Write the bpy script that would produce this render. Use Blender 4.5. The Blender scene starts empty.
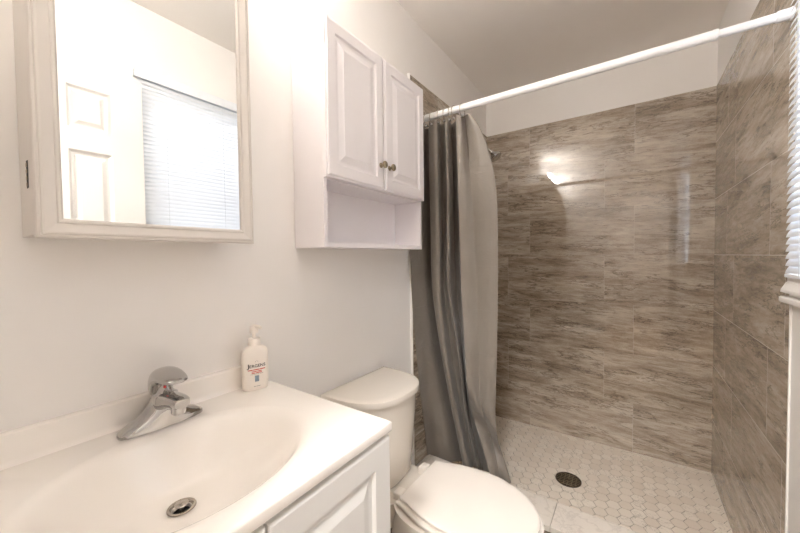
import bpy, bmesh, math, random
from mathutils import Vector, Matrix

random.seed(4)
S = bpy.context.scene
COL = S.collection
PI = math.pi

# ------------------------------------------------------------------ camera
F_PX = 333.48
YAW, PIT, ROL, CAM_Z = 0.6080, 0.0283, -0.0124, 1.2288


def cam_axes():
    cy, sy, cp, sp = math.cos(YAW), math.sin(YAW), math.cos(PIT), math.sin(PIT)
    f = Vector((-sy * cp, cy * cp, -sp))
    r = Vector((cy, sy, 0))
    u = r.cross(f)
    c, s = math.cos(ROL), math.sin(ROL)
    return f, c * r + s * u, -s * r + c * u


FW, RT, UP = cam_axes()
cd = bpy.data.cameras.new('camera')
cd.sensor_fit = 'HORIZONTAL'
cd.sensor_width = 36.0
cd.lens = F_PX / 800 * 36.0
cd.clip_start = 0.01
co = bpy.data.objects.new('camera', cd)
COL.objects.link(co)
co.matrix_world = Matrix(((RT.x, UP.x, -FW.x, 0), (RT.y, UP.y, -FW.y, 0), (RT.z, UP.z, -FW.z, CAM_Z), (0, 0, 0, 1)))
S.camera = co

# ------------------------------------------------------------------ world, exposure
W = bpy.data.worlds.new('daylight')
S.world = W
W.use_nodes = True
bg = W.node_tree.nodes['Background']
bg.inputs[0].default_value = (0.80, 0.90, 1.0, 1)
bg.inputs[1].default_value = 1.3
S.view_settings.view_transform = 'Standard'
S.view_settings.look = 'None'
S.view_settings.gamma = 1.0
S.view_settings.use_curve_mapping = False
S.view_settings.exposure = 2.56
S.cycles.max_bounces = 14
S.cycles.diffuse_bounces = 8
S.cycles.glossy_bounces = 6
S.cycles.sample_clamp_indirect = 6.0
S.cycles.caustics_reflective = False
BULB = 35.0          # emission of the vanity bulbs
HALL_FILL = 42.0          # emission of the fill dome added in the unseen hall

# ------------------------------------------------------------------ room measures
XL, XR, YB, ZT, ZC = -0.922, 0.371, 2.4915, 2.135, 2.44
YF = -0.035
YT = 1.415           # where the tiling starts
CURB_Z = 0.15


def pix(u, v, **k):
    """point of the viewing ray of a reference pixel on an axis plane (used for measuring shapes)"""
    (ax, val), = k.items()
    i = 'xyz'.index(ax)
    d = FW + RT * ((u - 400) / F_PX) + UP * ((266.5 - v) / F_PX)
    c = Vector((0, 0, CAM_Z))
    return c + d * ((val - c[i]) / d[i])


# ------------------------------------------------------------------ materials
def srgb(r, g, b):
    f = lambda c: (c / 255 / 12.92) if c / 255 <= 0.04045 else ((c / 255 + 0.055) / 1.055) ** 2.4
    return (f(r), f(g), f(b), 1)


class NT:
    def __init__(s, name):
        s.m = bpy.data.materials.new(name)
        s.m.use_nodes = True
        s.t = s.m.node_tree
        s.b = s.t.nodes['Principled BSDF']

    def n(s, typ, **kw):
        nd = s.t.nodes.new(typ)
        for k, v in kw.items():
            setattr(nd, k, v)
        return nd

    def l(s, a, b):
        s.t.links.new(a, b)

    def math(s, op, a, b=None, c=None):
        nd = s.n('ShaderNodeMath', operation=op)
        for i, x in enumerate((a, b, c)):
            if x is None:
                continue
            if isinstance(x, (int, float)):
                nd.inputs[i].default_value = x
            else:
                s.l(x, nd.inputs[i])
        return nd.outputs[0]

    def mix(s, fac, a, b, blend='MIX'):
        nd = s.n('ShaderNodeMix', data_type='RGBA', blend_type=blend)
        for i, x in ((0, fac), (6, a), (7, b)):
            if isinstance(x, (int, float, tuple)):
                nd.inputs[i].default_value = x
            else:
                s.l(x, nd.inputs[i])
        return nd.outputs[2]

    def ramp(s, fac, stops):
        nd = s.n('ShaderNodeValToRGB')
        e = nd.color_ramp.elements
        while len(e) > 1:
            e.remove(e[0])
        e[0].position, e[0].color = stops[0]
        for p, c in stops[1:]:
            x = e.new(p)
            x.color = c
        s.l(fac, nd.inputs[0])
        return nd.outputs[0]

    def bump(s, h, strength=0.1, dist=0.002):
        nd = s.n('ShaderNodeBump')
        nd.inputs['Strength'].default_value = strength
        nd.inputs['Distance'].default_value = dist
        s.l(h, nd.inputs['Height'])
        s.l(nd.outputs[0], s.b.inputs['Normal'])

    def noise(s, vec, scale, detail=4, rough=0.55, dist=0.0):
        nd = s.n('ShaderNodeTexNoise')
        nd.inputs['Scale'].default_value = scale
        nd.inputs['Detail'].default_value = detail
        nd.inputs['Roughness'].default_value = rough
        nd.inputs['Distortion'].default_value = dist
        if vec is not None:
            s.l(vec, nd.inputs['Vector'])
        return nd.outputs['Fac']

    def pos(s):
        return s.n('ShaderNodeNewGeometry').outputs['Position']


def plain(name, col, rough=0.5, metal=0.0, var=0.0, scale=20.0, bump=0.0, bscale=200.0, coat=0.0, spec=0.5, **kw):
    t = NT(name)
    b = t.b
    b.inputs['Roughness'].default_value = rough
    b.inputs['Metallic'].default_value = metal
    b.inputs['Specular IOR Level'].default_value = spec
    b.inputs['Coat Weight'].default_value = coat
    b.inputs['Coat Roughness'].default_value = 0.08
    tc = t.n('ShaderNodeTexCoord').outputs['Object']
    n = t.noise(tc, scale)
    lo = tuple(c * (1 - var) for c in col[:3]) + (1,)
    hi = tuple(min(1, c * (1 + var)) for c in col[:3]) + (1,)
    t.l(t.ramp(n, [(0.3, lo), (0.7, hi)]), b.inputs['Base Color'])
    if bump:
        t.bump(t.noise(tc, bscale, 3), bump, 0.001)
    for k, v in kw.items():
        b.inputs[k].default_value = v
    return t.m


M = {}
M['wall'] = plain('wall_paint', srgb(240, 237, 234), 0.55, var=0.015, scale=3, bump=0.06, bscale=350)
M['ceiling'] = plain('ceiling_paint', srgb(242, 238, 234), 0.8, var=0.02, scale=2, bump=0.05, bscale=300)
M['white_lacquer'] = plain('white_lacquer', srgb(240, 237, 238), 0.32, var=0.01, scale=5)
M['door_paint'] = plain('door_paint', srgb(228, 225, 222), 0.4, var=0.01, scale=5)
M['cabinet_white'] = plain('cabinet_white', srgb(236, 232, 234), 0.30, var=0.01, scale=5)
M['frame_cream'] = plain('frame_cream_white', srgb(217, 211, 205), 0.35, var=0.02, scale=9)
M['vanity_grey'] = plain('vanity_pale_grey_paint', srgb(226, 225, 222), 0.35, var=0.01, scale=6)
M['cultured_marble'] = plain('cultured_marble_white', srgb(243, 238, 232), 0.18, var=0.012, scale=6, coat=0.4)
M['ceramic'] = plain('toilet_ceramic', srgb(226, 219, 209), 0.14, var=0.01, scale=4, coat=0.5)
M['seat_plastic'] = plain('toilet_seat_plastic', srgb(234, 227, 219), 0.25, var=0.01, scale=4)
M['chrome'] = plain('chrome', (0.52, 0.51, 0.50, 1), 0.06, 1.0, var=0.03, scale=30)
M['nickel'] = plain('brushed_nickel', (0.50, 0.46, 0.41, 1), 0.27, 1.0, var=0.08, scale=60)
M['brass'] = plain('antique_brass', (0.33, 0.27, 0.19, 1), 0.28, 1.0, var=0.15, scale=90)
M['bronze'] = plain('dark_bronze', (0.13, 0.105, 0.08, 1), 0.42, 1.0, var=0.2, scale=80)
M['black'] = plain('black_gap', (0.012, 0.011, 0.010, 1), 0.6, var=0.1)
M['rod_white'] = plain('rod_white_enamel', srgb(240, 239, 240), 0.28, var=0.01)
M['blind'] = plain('blind_white_vinyl', srgb(226, 229, 234), 0.42, var=0.01)
M['bottle'] = plain('bottle_plastic', srgb(240, 233, 224), 0.35, var=0.01)
M['red'] = plain('red_print', srgb(205, 85, 75), 0.5, var=0.05)
M['red_dot'] = plain('red_hot_mark', srgb(190, 20, 18), 0.3, var=0.05)
M['ink'] = plain('dark_print', srgb(52, 48, 48), 0.5, var=0.05)
M['blue_print'] = plain('blue_grey_print', srgb(142, 158, 172), 0.5, var=0.3, scale=120)
M['grey_print'] = plain('grey_print', srgb(150, 145, 142), 0.5, var=0.05)
M['paint_trim'] = plain('trim_paint_white', srgb(238, 235, 232), 0.35, var=0.01)
M['hall_wall'] = plain('hall_wall_paint', srgb(176, 168, 160), 0.6, var=0.02, scale=3)
M['hall_floor'] = plain('hall_floor_wood', srgb(150, 125, 100), 0.4, var=0.15, scale=6)


def emit(name, col, st):
    t = NT(name)
    t.b.inputs['Base Color'].default_value = col
    t.b.inputs['Emission Color'].default_value = col
    t.b.inputs['Emission Strength'].default_value = st
    return t.m


M['bulb'] = emit('bulb_warm_white', (1.0, 0.965, 0.915, 1), BULB)
M['hall_fill'] = emit('hall_fill_glow', (1.0, 0.975, 0.95, 1), HALL_FILL)


def mirror_mat():
    t = NT('mirror_silver')
    t.b.inputs['Metallic'].default_value = 1
    t.b.inputs['Roughness'].default_value = 0.0
    t.l(t.ramp(t.noise(t.n('ShaderNodeTexCoord').outputs['Object'], 2), [(0, (0.90, 0.91, 0.90, 1)), (1, (0.91, 0.92, 0.91, 1))]), t.b.inputs['Base Color'])
    return t.m


M['mirror'] = mirror_mat()


def glass_mat():
    t = NT('window_glass')
    t.b.inputs['Transmission Weight'].default_value = 1
    t.b.inputs['Roughness'].default_value = 0.0
    t.b.inputs['IOR'].default_value = 1.05
    return t.m


M['glass'] = glass_mat()


def tile_mat(name, off_a, off_b, joint=0.8, hj=1.0):
    """polished vein-cut stone tiles, 610 x 305 mm, joints staggered; veins run level along the wall"""
    t = NT(name)
    sep = t.n('ShaderNodeSeparateXYZ')
    t.l(t.pos(), sep.inputs[0])
    U = t.math('ADD', sep.outputs[0], sep.outputs[1])
    Z = sep.outputs[2]
    rowf = t.math('DIVIDE', Z, 0.305)
    row = t.math('FLOOR', rowf)
    odd = t.math('MODULO', t.math('ADD', row, 20), 2)
    off = t.math('MULTIPLY_ADD', odd, off_b - off_a, off_a)
    colf = t.math('DIVIDE', t.math('SUBTRACT', U, off), 0.61)
    colr = t.math('FLOOR', colf)
    cid = t.n('ShaderNodeCombineXYZ')
    t.l(row, cid.inputs[0])
    t.l(colr, cid.inputs[1])
    wn = t.n('ShaderNodeTexWhiteNoise', noise_dimensions='3D')
    t.l(cid.outputs[0], wn.inputs[0])
    rnd = wn.outputs['Value']
    # slanting vein coordinate with a random slice of stone per tile
    vv = t.n('ShaderNodeCombineXYZ')
    t.l(t.math('MULTIPLY_ADD', rnd, 37.0, U), vv.inputs[0])
    t.l(t.math('MULTIPLY_ADD', U, 0.05, Z), vv.inputs[1])
    t.l(t.math('MULTIPLY', rnd, 91.0), vv.inputs[2])
    mp = t.n('ShaderNodeMapping')
    mp.inputs['Scale'].default_value = (2.8, 15.0, 1.0)
    t.l(vv.outputs[0], mp.inputs[0])
    n1 = t.noise(mp.outputs[0], 1.0, 5, 0.55, 0.5)
    mp2 = t.n('ShaderNodeMapping')
    mp2.inputs['Scale'].default_value = (11.0, 62.0, 1.0)
    t.l(vv.outputs[0], mp2.inputs[0])
    n2 = t.noise(mp2.outputs[0], 1.0, 6, 0.7, 0.5)
    mp3 = t.n('ShaderNodeMapping')
    mp3.inputs['Scale'].default_value = (5.5, 30.0, 1.0)
    t.l(vv.outputs[0], mp3.inputs[0])
    n3 = t.noise(mp3.outputs[0], 1.0, 8, 0.68, 0.35)
    mp4 = t.n('ShaderNodeMapping')
    mp4.inputs['Scale'].default_value = (5.0, 17.0, 1.0)
    mp4.inputs['Location'].default_value = (7.3, 2.1, 0)
    t.l(vv.outputs[0], mp4.inputs[0])
    n4 = t.noise(mp4.outputs[0], 1.0, 3, 0.5)
    n5 = t.noise(vv.outputs[0], 160.0, 3, 0.6)
    vein = t.math('ABSOLUTE', t.math('SUBTRACT', n3, 0.5))
    veinm = t.math('SUBTRACT', 1.0, t.math('MULTIPLY', vein, 30.0))
    veinm.node.use_clamp = True
    gate = t.math('MULTIPLY', t.math('SUBTRACT', n4, 0.44), 9.0)
    gate.node.use_clamp = True
    s = t.math('ADD', t.math('MULTIPLY_ADD', n2, 0.50, t.math('MULTIPLY', n1, 0.54)), t.math('MULTIPLY_ADD', n5, 0.16, -0.06))
    base = t.ramp(s, [(0.40, srgb(138, 124, 108)), (0.52, srgb(174, 160, 143)), (0.62, srgb(198, 186, 170)), (0.76, srgb(219, 209, 195))])
    base = t.mix(t.math('MULTIPLY', t.math('MULTIPLY', veinm, gate), 0.85), base, srgb(92, 78, 66))
    tone = t.math('MULTIPLY_ADD', rnd, 0.10, 0.95)
    hsv = t.n('ShaderNodeHueSaturation')
    t.l(base, hsv.inputs['Color'])
    t.l(tone, hsv.inputs['Value'])
    # joints
    fz = t.math('FRACT', rowf)
    fu = t.math('FRACT', colf)
    ez = t.math('MULTIPLY', t.math('MINIMUM', fz, t.math('SUBTRACT', 1.0, fz)), 0.305)
    eu = t.math('MULTIPLY', t.math('MINIMUM', fu, t.math('SUBTRACT', 1.0, fu)), 0.61)
    gh = t.math('MULTIPLY', t.math('LESS_THAN', ez, 0.0011), hj)
    g = t.math('MAXIMUM', gh, t.math('LESS_THAN', eu, 0.0011))
    colr_ = t.mix(t.math('MULTIPLY', g, joint), hsv.outputs[0], srgb(188, 178, 166))
    t.l(colr_, t.b.inputs['Base Color'])
    t.l(t.math('MULTIPLY_ADD', g, 0.4, t.math('MULTIPLY_ADD', n2, 0.03, 0.012)), t.b.inputs['Roughness'])
    t.b.inputs['IOR'].default_value = 1.85
    t.bump(t.math('SUBTRACT', 1.0, g), 0.10, 0.0005)
    return t.m


M['tile_back'] = tile_mat('stone_tile_back', YB - 0.60, YB - 0.755, 0.4, 0.12)
M['tile_right'] = tile_mat('stone_tile_right', XR + 1.594, XR + 2.06)
M['tile_left'] = tile_mat('stone_tile_left', XL + 1.72, XL + 2.02)


def hex_mat():
    t = NT('marble_hexagon')
    rnd = t.n('ShaderNodeNewGeometry').outputs['Random Per Island']
    p = t.pos()
    n = t.noise(p, 14, 5, 0.6, 1.2)
    v = t.math('ABSOLUTE', t.math('SUBTRACT', n, 0.5))
    vm = t.math('SUBTRACT', 1.0, t.math('MULTIPLY', v, 55.0))
    vm.node.use_clamp = True
    gate = t.math('GREATER_THAN', rnd, 0.72)
    c = t.ramp(rnd, [(0.0, srgb(230, 219, 205)), (0.5, srgb(237, 227, 214)), (1.0, srgb(243, 235, 223))])
    c = t.mix(t.math('MULTIPLY', t.math('MULTIPLY', vm, gate), 0.55), c, srgb(150, 138, 124))
    t.l(c, t.b.inputs['Base Color'])
    t.b.inputs['Roughness'].default_value = 0.4
    return t.m


M['hex'] = hex_mat()
M['grout'] = plain('floor_grout', srgb(112, 98, 85), 0.9, var=0.1, scale=30)


def marble_mat():
    t = NT('curb_marble')
    p = t.pos()
    n = t.noise(p, 7, 7, 0.62, 1.6)
    v = t.math('ABSOLUTE', t.math('SUBTRACT', n, 0.5))
    vm = t.math('SUBTRACT', 1.0, t.math('MULTIPLY', v, 26.0))
    vm.node.use_clamp = True
    n2 = t.noise(p, 3, 4)
    c = t.ramp(n2, [(0.3, srgb(222, 214, 204)), (0.7, srgb(236, 229, 220))])
    c = t.mix(t.math('MULTIPLY', vm, 0.28), c, srgb(160, 150, 140))
    t.l(c, t.b.inputs['Base Color'])
    t.b.inputs['Roughness'].default_value = 0.2
    return t.m


M['marble'] = marble_mat()


def floor_mat():
    t = NT('bathroom_floor_tile')
    br = t.n('ShaderNodeTexBrick')
    br.offset = 0.5
    br.inputs['Scale'].default_value = 1.0
    br.inputs['Brick Width'].default_value = 0.61
    br.inputs['Row Height'].default_value = 0.305
    br.inputs['Mortar Size'].default_value = 0.002
    br.inputs['Color1'].default_value = srgb(120, 108, 97)
    br.inputs['Color2'].default_value = srgb(132, 119, 106)
    br.inputs['Mortar'].default_value = srgb(150, 140, 128)
    t.l(t.pos(), br.inputs[0])
    n = t.noise(t.pos(), 9, 6, 0.65)
    c = t.mix(0.5, br.outputs[0], t.ramp(n, [(0.3, srgb(85, 75, 66)), (0.7, srgb(150, 138, 124))]))
    t.l(c, t.b.inputs['Base Color'])
    t.b.inputs['Roughness'].default_value = 0.35
    return t.m


M['floor'] = floor_mat()


def curtain_mat():
    t = NT('grey_satin_curtain')
    tc = t.n('ShaderNodeTexCoord').outputs['Object']
    n = t.noise(tc, 260, 2)
    w = t.noise(tc, 9, 4, 0.6, 0.8)
    c = t.ramp(t.noise(tc, 3, 3), [(0.3, srgb(132, 124, 115)), (0.7, srgb(141, 133, 124))])
    t.l(c, t.b.inputs['Base Color'])
    t.b.inputs['Roughness'].default_value = 0.45
    t.b.inputs['Sheen Weight'].default_value = 0.2
    z = t.n('ShaderNodeSeparateXYZ')
    t.l(t.pos(), z.inputs[0])
    fz = t.math('FRACT', t.math('DIVIDE', z.outputs[2], 0.215))
    ln = t.math('LESS_THAN', t.math('ABSOLUTE', t.math('SUBTRACT', fz, 0.5)), 0.008)
    h = t.math('MULTIPLY_ADD', n, 0.04, t.math('MULTIPLY_ADD', ln, -0.25, w))
    t.bump(h, 0.5, 0.012)
    return t.m


M['curtain'] = curtain_mat()


# ------------------------------------------------------------------ object helpers
def obj(name, bm, mat, parent=None, loc=None, smooth=None, recalc=True):
    if recalc:
        bmesh.ops.recalc_face_normals(bm, faces=bm.faces)
    me = bpy.data.meshes.new(name)
    bm.to_mesh(me)
    bm.free()
    for m in (mat if isinstance(mat, (list, tuple)) else [mat]):
        me.materials.append(m)
    if smooth is not None:
        me.polygons.foreach_set('use_smooth', [True] * len(me.polygons))
        me.set_sharp_from_angle(angle=math.radians(smooth))
    o = bpy.data.objects.new(name, me)
    COL.objects.link(o)
    if parent is not None:
        o.parent = parent
        if parent.type == 'EMPTY' or parent.parent is not None:
            root = parent
            off = Vector((0, 0, 0))
            while root is not None:
                off += root.location
                root = root.parent
            o.location = -off
    if loc:
        o.location = loc
    return o


def thing(name, label, cat, loc=(0, 0, 0), group=None):
    o = bpy.data.objects.new(name, None)
    o.empty_display_size = 0.05
    COL.objects.link(o)
    o.location = loc
    tag(o, label, cat, group)
    return o


def tag(o, label, cat, group=None):
    o['label'] = label
    o['category'] = cat
    if group:
        o['group'] = group
    return o


def struct(name, bm, mat, label=None, cat=None, **k):
    o = obj(name, bm, mat, **k)
    o['kind'] = 'structure'
    if label:
        tag(o, label, cat)
    return o


def box(bm, a, b, bev=0.0, seg=2):
    """axis-aligned box between two corners, with optional rounded edges"""
    lo = [min(a[i], b[i]) for i in range(3)]
    hi = [max(a[i], b[i]) for i in range(3)]
    vs = [bm.verts.new((x, y, z)) for x in (lo[0], hi[0]) for y in (lo[1], hi[1]) for z in (lo[2], hi[2])]
    fs = [bm.faces.new([vs[i] for i in q]) for q in ((0, 1, 3, 2), (4, 6, 7, 5), (0, 4, 5, 1), (2, 3, 7, 6), (0, 2, 6, 4), (1, 5, 7, 3))]
    if bev:
        es = list({e for f in fs for e in f.edges})
        bmesh.ops.bevel(bm, geom=es, offset=bev, segments=seg, affect='EDGES', profile=0.5)
    return bm


def B(a, b, bev=0.0, seg=2):
    return box(bmesh.new(), a, b, bev, seg)


def loft(bm, rings, cap0=True, cap1=True, closed=True, mat=0):
    rows = [[bm.verts.new(p) for p in r] for r in rings]
    for a, b in zip(rows, rows[1:]):
        n = len(a)
        for i in range(n if closed else n - 1):
            f = bm.faces.new((a[i], a[(i + 1) % n], b[(i + 1) % n], b[i]))
            f.material_index = mat
    if cap0:
        bm.faces.new(rows[0][::-1]).material_index = mat
    if cap1:
        bm.faces.new(rows[-1]).material_index = mat
    return rows


def lathe(bm, prof, n=32, loc=(0, 0, 0), axis=(0, 0, 1), cap0=True, cap1=True):
    """prof: list of (radius, height along axis)"""
    ax = Vector(axis).normalized()
    q = Vector((0, 0, 1)).rotation_difference(ax)
    rings = []
    for r, h in prof:
        r = max(r, 1e-5)
        rings.append([Vector(loc) + q @ Vector((r * math.cos(2 * PI * i / n), r * math.sin(2 * PI * i / n), h)) for i in range(n)])
    loft(bm, rings, cap0, cap1)
    return bm


def tube(bm, pts, rad, n=12):
    """round tube along a polyline, radius number or list"""
    pts = [Vector(p) for p in pts]
    rads = rad if isinstance(rad, (list, tuple)) else [rad] * len(pts)
    rings = []
    prev = None
    for i, p in enumerate(pts):
        t = (pts[min(i + 1, len(pts) - 1)] - pts[max(i - 1, 0)]).normalized()
        if prev is None:
            a = t.orthogonal().normalized()
        else:
            a = (prev - t * prev.dot(t)).normalized()
        prev = a
        b = t.cross(a)
        rings.append([p + (a * math.cos(2 * PI * k / n) + b * math.sin(2 * PI * k / n)) * rads[i] for k in range(n)])
    loft(bm, rings)
    return bm


def torus(bm, c, axis, R, r, n=28, m=8):
    ax = Vector(axis).normalized()
    q = Vector((0, 0, 1)).rotation_difference(ax)
    rings = []
    for i in range(n):
        a = 2 * PI * i / n
        rings.append([Vector(c) + q @ Vector(((R + r * math.cos(2 * PI * k / m)) * math.cos(a), (R + r * math.cos(2 * PI * k / m)) * math.sin(a), r * math.sin(2 * PI * k / m))) for k in range(m)])
    rings.append(rings[0])
    loft(bm, rings, False, False)
    bmesh.ops.remove_doubles(bm, verts=bm.verts, dist=1e-6)
    return bm


def panel(bm, o, u, v, n, w, h, th, prof):
    """a moulded leaf: o = lower corner of the front plane, prof = [(inset, depth)] from the edge to the flat middle"""
    o, u, v, n = Vector(o), Vector(u), Vector(v), Vector(n)
    rings = []
    rings.append([o - n * th, o + u * w - n * th, o + u * w + v * h - n * th, o + v * h - n * th])
    for ins, d in prof:
        rings.append([o + u * a + v * b + n * d for a, b in ((ins, ins), (w - ins, ins), (w - ins, h - ins), (ins, h - ins))])
    loft(bm, rings)
    return bm


def rr(cx, cy, hx, hy, p, n=48, z=0.0, ang=0.0):
    """superellipse outline"""
    out = []
    for i in range(n):
        a = 2 * PI * i / n
        c, s = math.cos(a), math.sin(a)
        x = hx * math.copysign(abs(c) ** (2 / p), c)
        y = hy * math.copysign(abs(s) ** (2 / p), s)
        out.append(Vector((cx + x * math.cos(ang) - y * math.sin(ang), cy + x * math.sin(ang) + y * math.cos(ang), z)))
    return out


def lin(tab, x):
    if x <= tab[0][0]:
        return tab[0][1]
    for (a, p), (b, q) in zip(tab, tab[1:]):
        if x <= b:
            return p + (q - p) * (x - a) / (b - a)
    return tab[-1][1]


# ================================================================== SETTING
T = 0.10
# window opening in the right wall and doorway in the front wall
WY0, WY1, WZ0, WZ1 = 0.66, 1.404, 1.13, 2.06
DX0, DX1, DZ = -0.30, 0.325, 2.05
struct('floor', B((XL - T, YF - T, -0.06), (XR + T, 1.41, 0.0)), M['floor'])
struct('wall_left', B((XL - T, YF - T, 0), (XL, YB + T, ZC)), M['wall'])
struct('wall_back', B((XL, YB + 0.011, 0), (XR + T, YB + T, ZC)), M['wall'])
XW = XR + 0.004
bm = bmesh.new()
box(bm, (XW, YF - T, 0), (XW + T, YB + 0.011, WZ0))
box(bm, (XW, YF - T, WZ1), (XW + T, YB + 0.011, ZC))
box(bm, (XW, YF - T, WZ0), (XW + T, WY0, WZ1))
box(bm, (XW, WY1, WZ0), (XW + T, YB + 0.011, WZ1))
struct('wall_right', bm, M['wall'])
bm = bmesh.new()
box(bm, (XL, YF - T, 0), (DX0, YF, ZC))
box(bm, (DX1, YF - T, 0), (XW, YF, ZC))
box(bm, (DX0, YF - T, DZ), (DX1, YF, ZC))
struct('wall_front', bm, M['wall'])
struct('ceiling', B((XL - T, YF - T, ZC), (XR + T, YB + T, ZC + 0.06)), M['ceiling'])
# tile fields
struct('wall_left_tiling', B((XL + 0.0005, YT, 0), (XL + 0.011, YB, ZT)), M['tile_left'])
struct('wall_back_tiling', B((XL + 0.0005, YB, 0), (XR + 0.0035, YB + 0.0105, ZT)), M['tile_back'])
struct('wall_right_tiling', B((XR, YT, 0), (XR + 0.0035, YB, ZT)), M['tile_right'])
# white edge strips where the tiling stops
struct('trim_1', B((XL + 0.0005, YT - 0.007, CURB_Z), (XL + 0.0135, YT, ZT + 0.004), 0.001), M['paint_trim'])
struct('trim_2', B((XR - 0.001, YT - 0.007, CURB_Z), (XR + 0.0035, YT, WZ0 - 0.05), 0.001), M['paint_trim'])

# hexagon mosaic floor of the shower
bm = bmesh.new()
box(bm, (XL, 1.53, -0.06), (XR + 0.004, YB + 0.01, -0.0025))
for f in bm.faces:
    f.material_index = 1
hs = 0.0290                       # half width across the flats
R_ = hs / math.cos(PI / 6)
px, py = 1.5 * R_, 2 * hs
i = 0
x = XL
while x < XR + R_:
    y = 1.53 + (hs if i % 2 else 0)
    while y < YB + hs:
        pts = []
        for k in range(6):
            a = PI / 3 * k
            pts.append((min(max(x + (R_ - 0.0015) * math.cos(a), XL + 0.012), XR - 0.0005), min(max(y + (R_ - 0.0015) * math.sin(a), 1.545), YB - 0.0005)))
        # the drain cuts the tiles around it away
        if (x + 0.279) ** 2 + (y - 1.987) ** 2 > 0.038 ** 2:
            uq = []
            for q in pts:
                if not uq or (abs(q[0] - uq[-1][0]) + abs(q[1] - uq[-1][1])) > 1e-5:
                    uq.append(q)
            ar = 0.5 * sum(uq[k][0] * uq[(k + 1) % len(uq)][1] - uq[(k + 1) % len(uq)][0] * uq[k][1] for k in range(len(uq)))
            if len(uq) >= 3 and ar > 2e-5:
                loft(bm, [[Vector((q[0], q[1], -0.0027)) for q in uq], [Vector((q[0], q[1], -0.0003)) for q in uq]], False, True)
        y += py
    x += px
    i += 1
struct('floor_shower', bm, [M['hex'], M['grout']], recalc=True)

# marble curb between the bathroom and the shower: slab over a tiled upstand
bm = bmesh.new()
box(bm, (XL + 0.012, 1.412, 0.0), (XR - 0.0005, 1.545, CURB_Z - 0.024))
for f in bm.faces:
    f.material_index = 1
n0 = len(bm.faces)
box(bm, (XL + 0.012, 1.396, CURB_Z - 0.024), (-0.262, 1.558, CURB_Z), 0.002)
box(bm, (-0.2612, 1.396, CURB_Z - 0.024), (XR - 0.0005, 1.558, CURB_Z), 0.002)
struct('trim_3', bm, [M['marble'], M['tile_back']])

# window: frame, glass and a moulded sill
bm = bmesh.new()
fx0, fx1 = XW + 0.045, XW + 0.085
for a, b in (((WY0, WZ0), (WY1, WZ0 + 0.035)), ((WY0, WZ1 - 0.035), (WY1, WZ1)), ((WY0, WZ0 + 0.035), (WY0 + 0.035, WZ1 - 0.035)),
             ((WY1 - 0.006, WZ0 + 0.035), (WY1, WZ1 - 0.035)), ((WY0 + 0.035, 1.575), (WY1 - 0.006, 1.61))):
    box(bm, (fx0, a[0], a[1]), (fx1, b[0], b[1]))
win = struct('window_1', bm, M['paint_trim'])
obj('pane', B((fx0 + 0.015, WY0 + 0.03, WZ0 + 0.03), (fx0 + 0.019, WY1 - 0.003, WZ1 - 0.03)), M['glass'], win)
# moulded upper ledge and slab below, run along the window
bm = bmesh.new()
prof = [(XW, 1.158), (0.3635, 1.158), (0.3635, 1.146), (0.360, 1.143), (0.356, 1.134), (0.351, 1.124), (0.350, 1.116), (XW, 1.116)]
loft(bm, [[Vector((a, yy, b)) for a, b in prof] for yy in (0.585, 1.408)])
prof = [(XW, 1.104), (0.3525, 1.104), (0.349, 1.101), (0.349, 1.090), (0.351, 1.087), (XW, 1.087)]
loft(bm, [[Vector((a, yy, b)) for a, b in prof] for yy in (0.575, 1.414)])
box(bm, (0.366, 0.60, 1.104), (XW, 1.40, 1.116))
obj('window_sill', bm, M['paint_trim'], win)

# hall beyond the doorway (behind the camera)
struct('floor_hall', B((-1.6, -1.75, -0.06), (1.5, YF - T, 0.0)), M['hall_floor'])
struct('ceiling_hall', B((-1.6, -1.75, ZC), (1.5, YF - T, ZC + 0.06)), M['ceiling'])
bm = bmesh.new()
box(bm, (-1.7, -1.85, 0), (1.6, -1.75, ZC))
box(bm, (-1.7, -1.75, 0), (-1.6, YF - T, ZC))
box(bm, (1.5, -1.75, 0), (1.6, YF - T, ZC))
box(bm, (-1.6, YF - T, 0), (XL - T, YF - T + 0.1, ZC))
box(bm, (XW + T, YF - T, 0), (1.5, YF - T + 0.1, ZC))
struct('wall_hall', bm, M['hall_wall'])
# door casing on the bathroom side
bm = bmesh.new()
box(bm, (DX0 - 0.055, YF, 0), (DX0, YF + 0.012, DZ + 0.055), 0.002)
box(bm, (DX0, YF, DZ), (DX1, YF + 0.012, DZ + 0.055), 0.002)
struct('trim_4', bm, M['paint_trim'])

# open six-panel door, folded back along the right wall
bm = bmesh.new()
dx0, dx1, dy0, dy1, dz0, dz1 = 0.3105, 0.3455, 0.0, 0.606, 0.012, 2.045
st, mu = 0.114, 0.098
pw = (dy1 - dy0 - 2 * st - mu) / 2
zs = [(0.24, 0.80), (0.98, 1.685), (1.772, 1.945)]
box(bm, (dx0, dy0, dz0), (dx1, dy0 + st, dz1))
box(bm, (dx0, dy1 - st, dz0), (dx1, dy1, dz1))
box(bm, (dx0, dy0 + st + pw, dz0), (dx1, dy0 + st + pw + mu, dz1))
for ya in (dy0 + st, dy0 + st + pw + mu):
    zp = dz0
    for za, zb in zs + [(dz1, None)]:
        box(bm, (dx0, ya, zp), (dx1, ya + pw, za))
        zp = zb
door = struct('door_1', bm, M['door_paint'])
for ya in (dy0 + st, dy0 + st + pw + mu):
    for za, zb in zs:
        bm = bmesh.new()
        pr = [(0, 0.0), (0.004, -0.004), (0.010, -0.011), (0.018, -0.012), (0.034, -0.0035), (0.036, -0.0030)]
        panel(bm, (dx0, ya + pw, za), (0, -1, 0), (0, 0, 1), (-1, 0, 0), pw, zb - za, 0.03, pr)
        obj('door_panel', bm, M['door_paint'], door)
bm = bmesh.new()
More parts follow.
